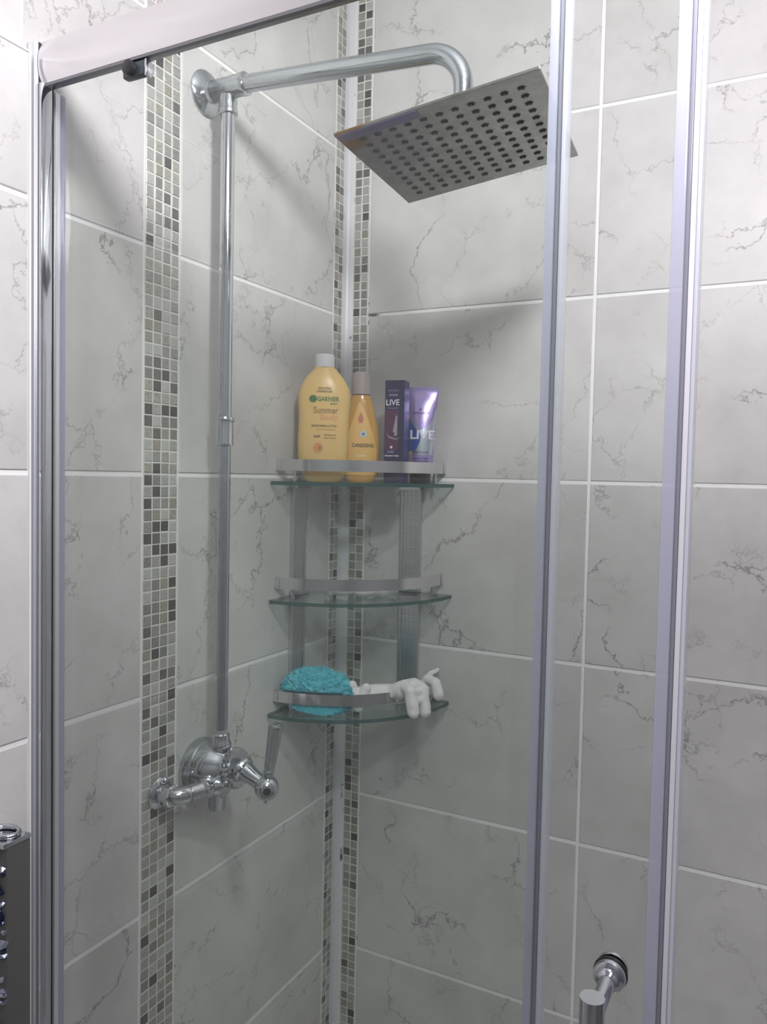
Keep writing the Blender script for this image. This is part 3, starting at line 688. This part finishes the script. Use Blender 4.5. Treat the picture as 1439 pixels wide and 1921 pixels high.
# first glove: palm lies along the rail, two fingers hang over it
g1 = blob('exfoliating_glove', [
    ((.118, -.140, .028), (.146, -.122, .028), .012, .019),
    ((.146, -.122, .028), (.176, -.100, .030), .019, .016), ((.130, -.108, .020), (.176, -.078, .022), .016, .016),
    ((.172, -.112, .034), (.196, -.112, .048), .013, .0105), ((.196, -.112, .048), (.2130, -.126, .043), .0105, .0100), ((.2130, -.126, .043), (.2200, -.126, .010), .0100, .0108),
    ((.176, -.088, .034), (.204, -.090, .048), .013, .0105), ((.204, -.090, .048), (.2240, -.098, .042), .0105, .0105), ((.2240, -.098, .042), (.2290, -.1010, .006), .0105, .0112),
    ((.2110, -.122, .040), (.2220, -.100, .040), .0100, .0100), ((.2150, -.124, .028), (.2240, -.103, .028), .0085, .0085), ((.190, -.112, .038), (.200, -.088, .040), .013, .013)],
    M_GLOVE, None, .0021, 3, None, gl_disp)
g1.location = (0, 0, ZB); tag(g1, 'crumpled white exfoliating glove with two fingers hanging over the bottom guard rail', 'glove', 'white gloves on the bottom shelf')
g2 = blob('exfoliating_glove', [
    ((.170, -.048, .014), (.190, -.036, .022), .012, .0115), ((.190, -.040, .022), (.208, -.044, .046), .0105, .0090),
    ((.208, -.044, .046), (.2270, -.052, .042), .0090, .0095), ((.2270, -.052, .042), (.2330, -.054, .024), .0095, .0105),
    ((.190, -.036, .026), (.203, -.020, .050), .0085, .0055), ((.203, -.020, .050), (.212, -.010, .056), .0055, .0045)],
    M_GLOVE, None, .0021, 3, None, gl_disp)
g2.location = (0, 0, ZB); tag(g2, 'smaller white glove at the right end of the bottom shelf, one finger over the rail', 'glove', 'white gloves on the bottom shelf')
g3 = blob('rolled_cloth', [((.128, -.150, .012), (.116, -.150, .046), .0105, .0085), ((.128, -.148, .016), (.138, -.142, .042), .0105, .0095)], M_GLOVE, None, .0021, 4, None, gl_disp)
g3.location = (0, 0, ZB); tag(g3, 'small rolled white cloth between the turquoise puff and the gloves', 'cloth')

# ---------------------------------------------------------------- slim box on the wall left of the enclosure
M_GBOX = mat('dark_grey_lacquer', (.085, .083, .080), .3)
GX = .052
cab = empty('wall_storage_box', (PIER, -.76, .30), label='slim dark grey wall box with chrome rim and sparkling front at the left edge', cat='storage box')
def cp(name, bm, m, smooth=False, parent=None):
    o = link(name, bm, m, None, smooth); o.data.transform(Matrix.Translation((-PIER, .76, -.30))); o.parent = parent or cab; return o
bm = B(); box(bm, (PIER+.0006, -.762, .30), (GX, -.7330, 1.058), .001); cp('box_body', bm, M_GBOX, True)
bm = B(); box(bm, (PIER+.0006, -.7665, 1.0585), (GX+.0006, -.7325, 1.064), .0015); rim = cp('rim', bm, M_CHROME, True)
bm = B()
cc = Vector((PIER+.02, -.749, 1.064)); tube(bm, [cc+Vector((.016*math.cos(q), .012*math.sin(q), .0028)) for q in [2*math.pi*k/30 for k in range(31)]], .0028, 10); cp('rim_ring', bm, M_CHROME, True, rim)
M_SPK = mat('crystal_chip', (.42, .46, .56), .06, .9); M_SPKD = mat('dark_crystal_chip', (.02, .03, .07), .06, .5)
bm = B(); rnd = random.Random(3)
for k in range(300):
    x = rnd.uniform(PIER+.002, GX-.002); z = rnd.uniform(.31, 1.045); s = rnd.uniform(.0025, .0065)
    n0 = len(bm.faces); r = bmesh.ops.create_icosphere(bm, subdivisions=1, radius=s, matrix=Matrix.Translation((x, -.7632, z)) @ Matrix.Rotation(rnd.uniform(0, 6), 4, 'X') @ Matrix.Diagonal((1, .6, 1, 1)))
    if rnd.random() < .5:
        bm.faces.ensure_lookup_table()
        for f in bm.faces[n0:]: f.material_index = 1
cr = cp('crystal_chips', bm, [M_SPK, M_SPKD]); cr['kind'] = 'stuff'

# ---------------------------------------------------------------- lamps (above and behind the camera)
pend = empty('pendant_lamp', (LAMP.x, LAMP.y, RZ), label='small bare-bulb pendant lamp hanging from the ceiling outside the shower', cat='lamp')
bm = B(); tube(bm, [(0, 0, -.001), (0, 0, -.26)], .003, 10); link('cord', bm, M_WHITE, pend, True)
bm = B(); lathe(bm, [(.04, -.0005), (.04, -.010), (.012, -.020)], (0, 0, 0), (0, 0, 1), 28); link('ceiling_rose', bm, M_WHITE, pend, True)
bm = B(); lathe(bm, [(.006, -.250), (.016, -.262), (.018, -.300), (.016, -.315)], (0, 0, 0), (0, 0, 1), 28); link('lamp_holder', bm, M_WHITE, pend, True)
pan = empty('ambient_fill_panel', (1.25, -1.75, RZ), label='square white ceiling panel, unseen, added for ambient fill light', cat='lamp')  # housing for the added fill light, out of view
bm = B()
for lo_, hi_ in (((-.30, -.30, -.020), (.30, -.28, -.0005)), ((-.30, .28, -.020), (.30, .30, -.0005)), ((-.30, -.28, -.020), (-.28, .28, -.0005)), ((.28, -.28, -.020), (.30, .28, -.0005))): box(bm, lo_, hi_)
link('added_fill_panel_frame', bm, M_WHITE, pan)
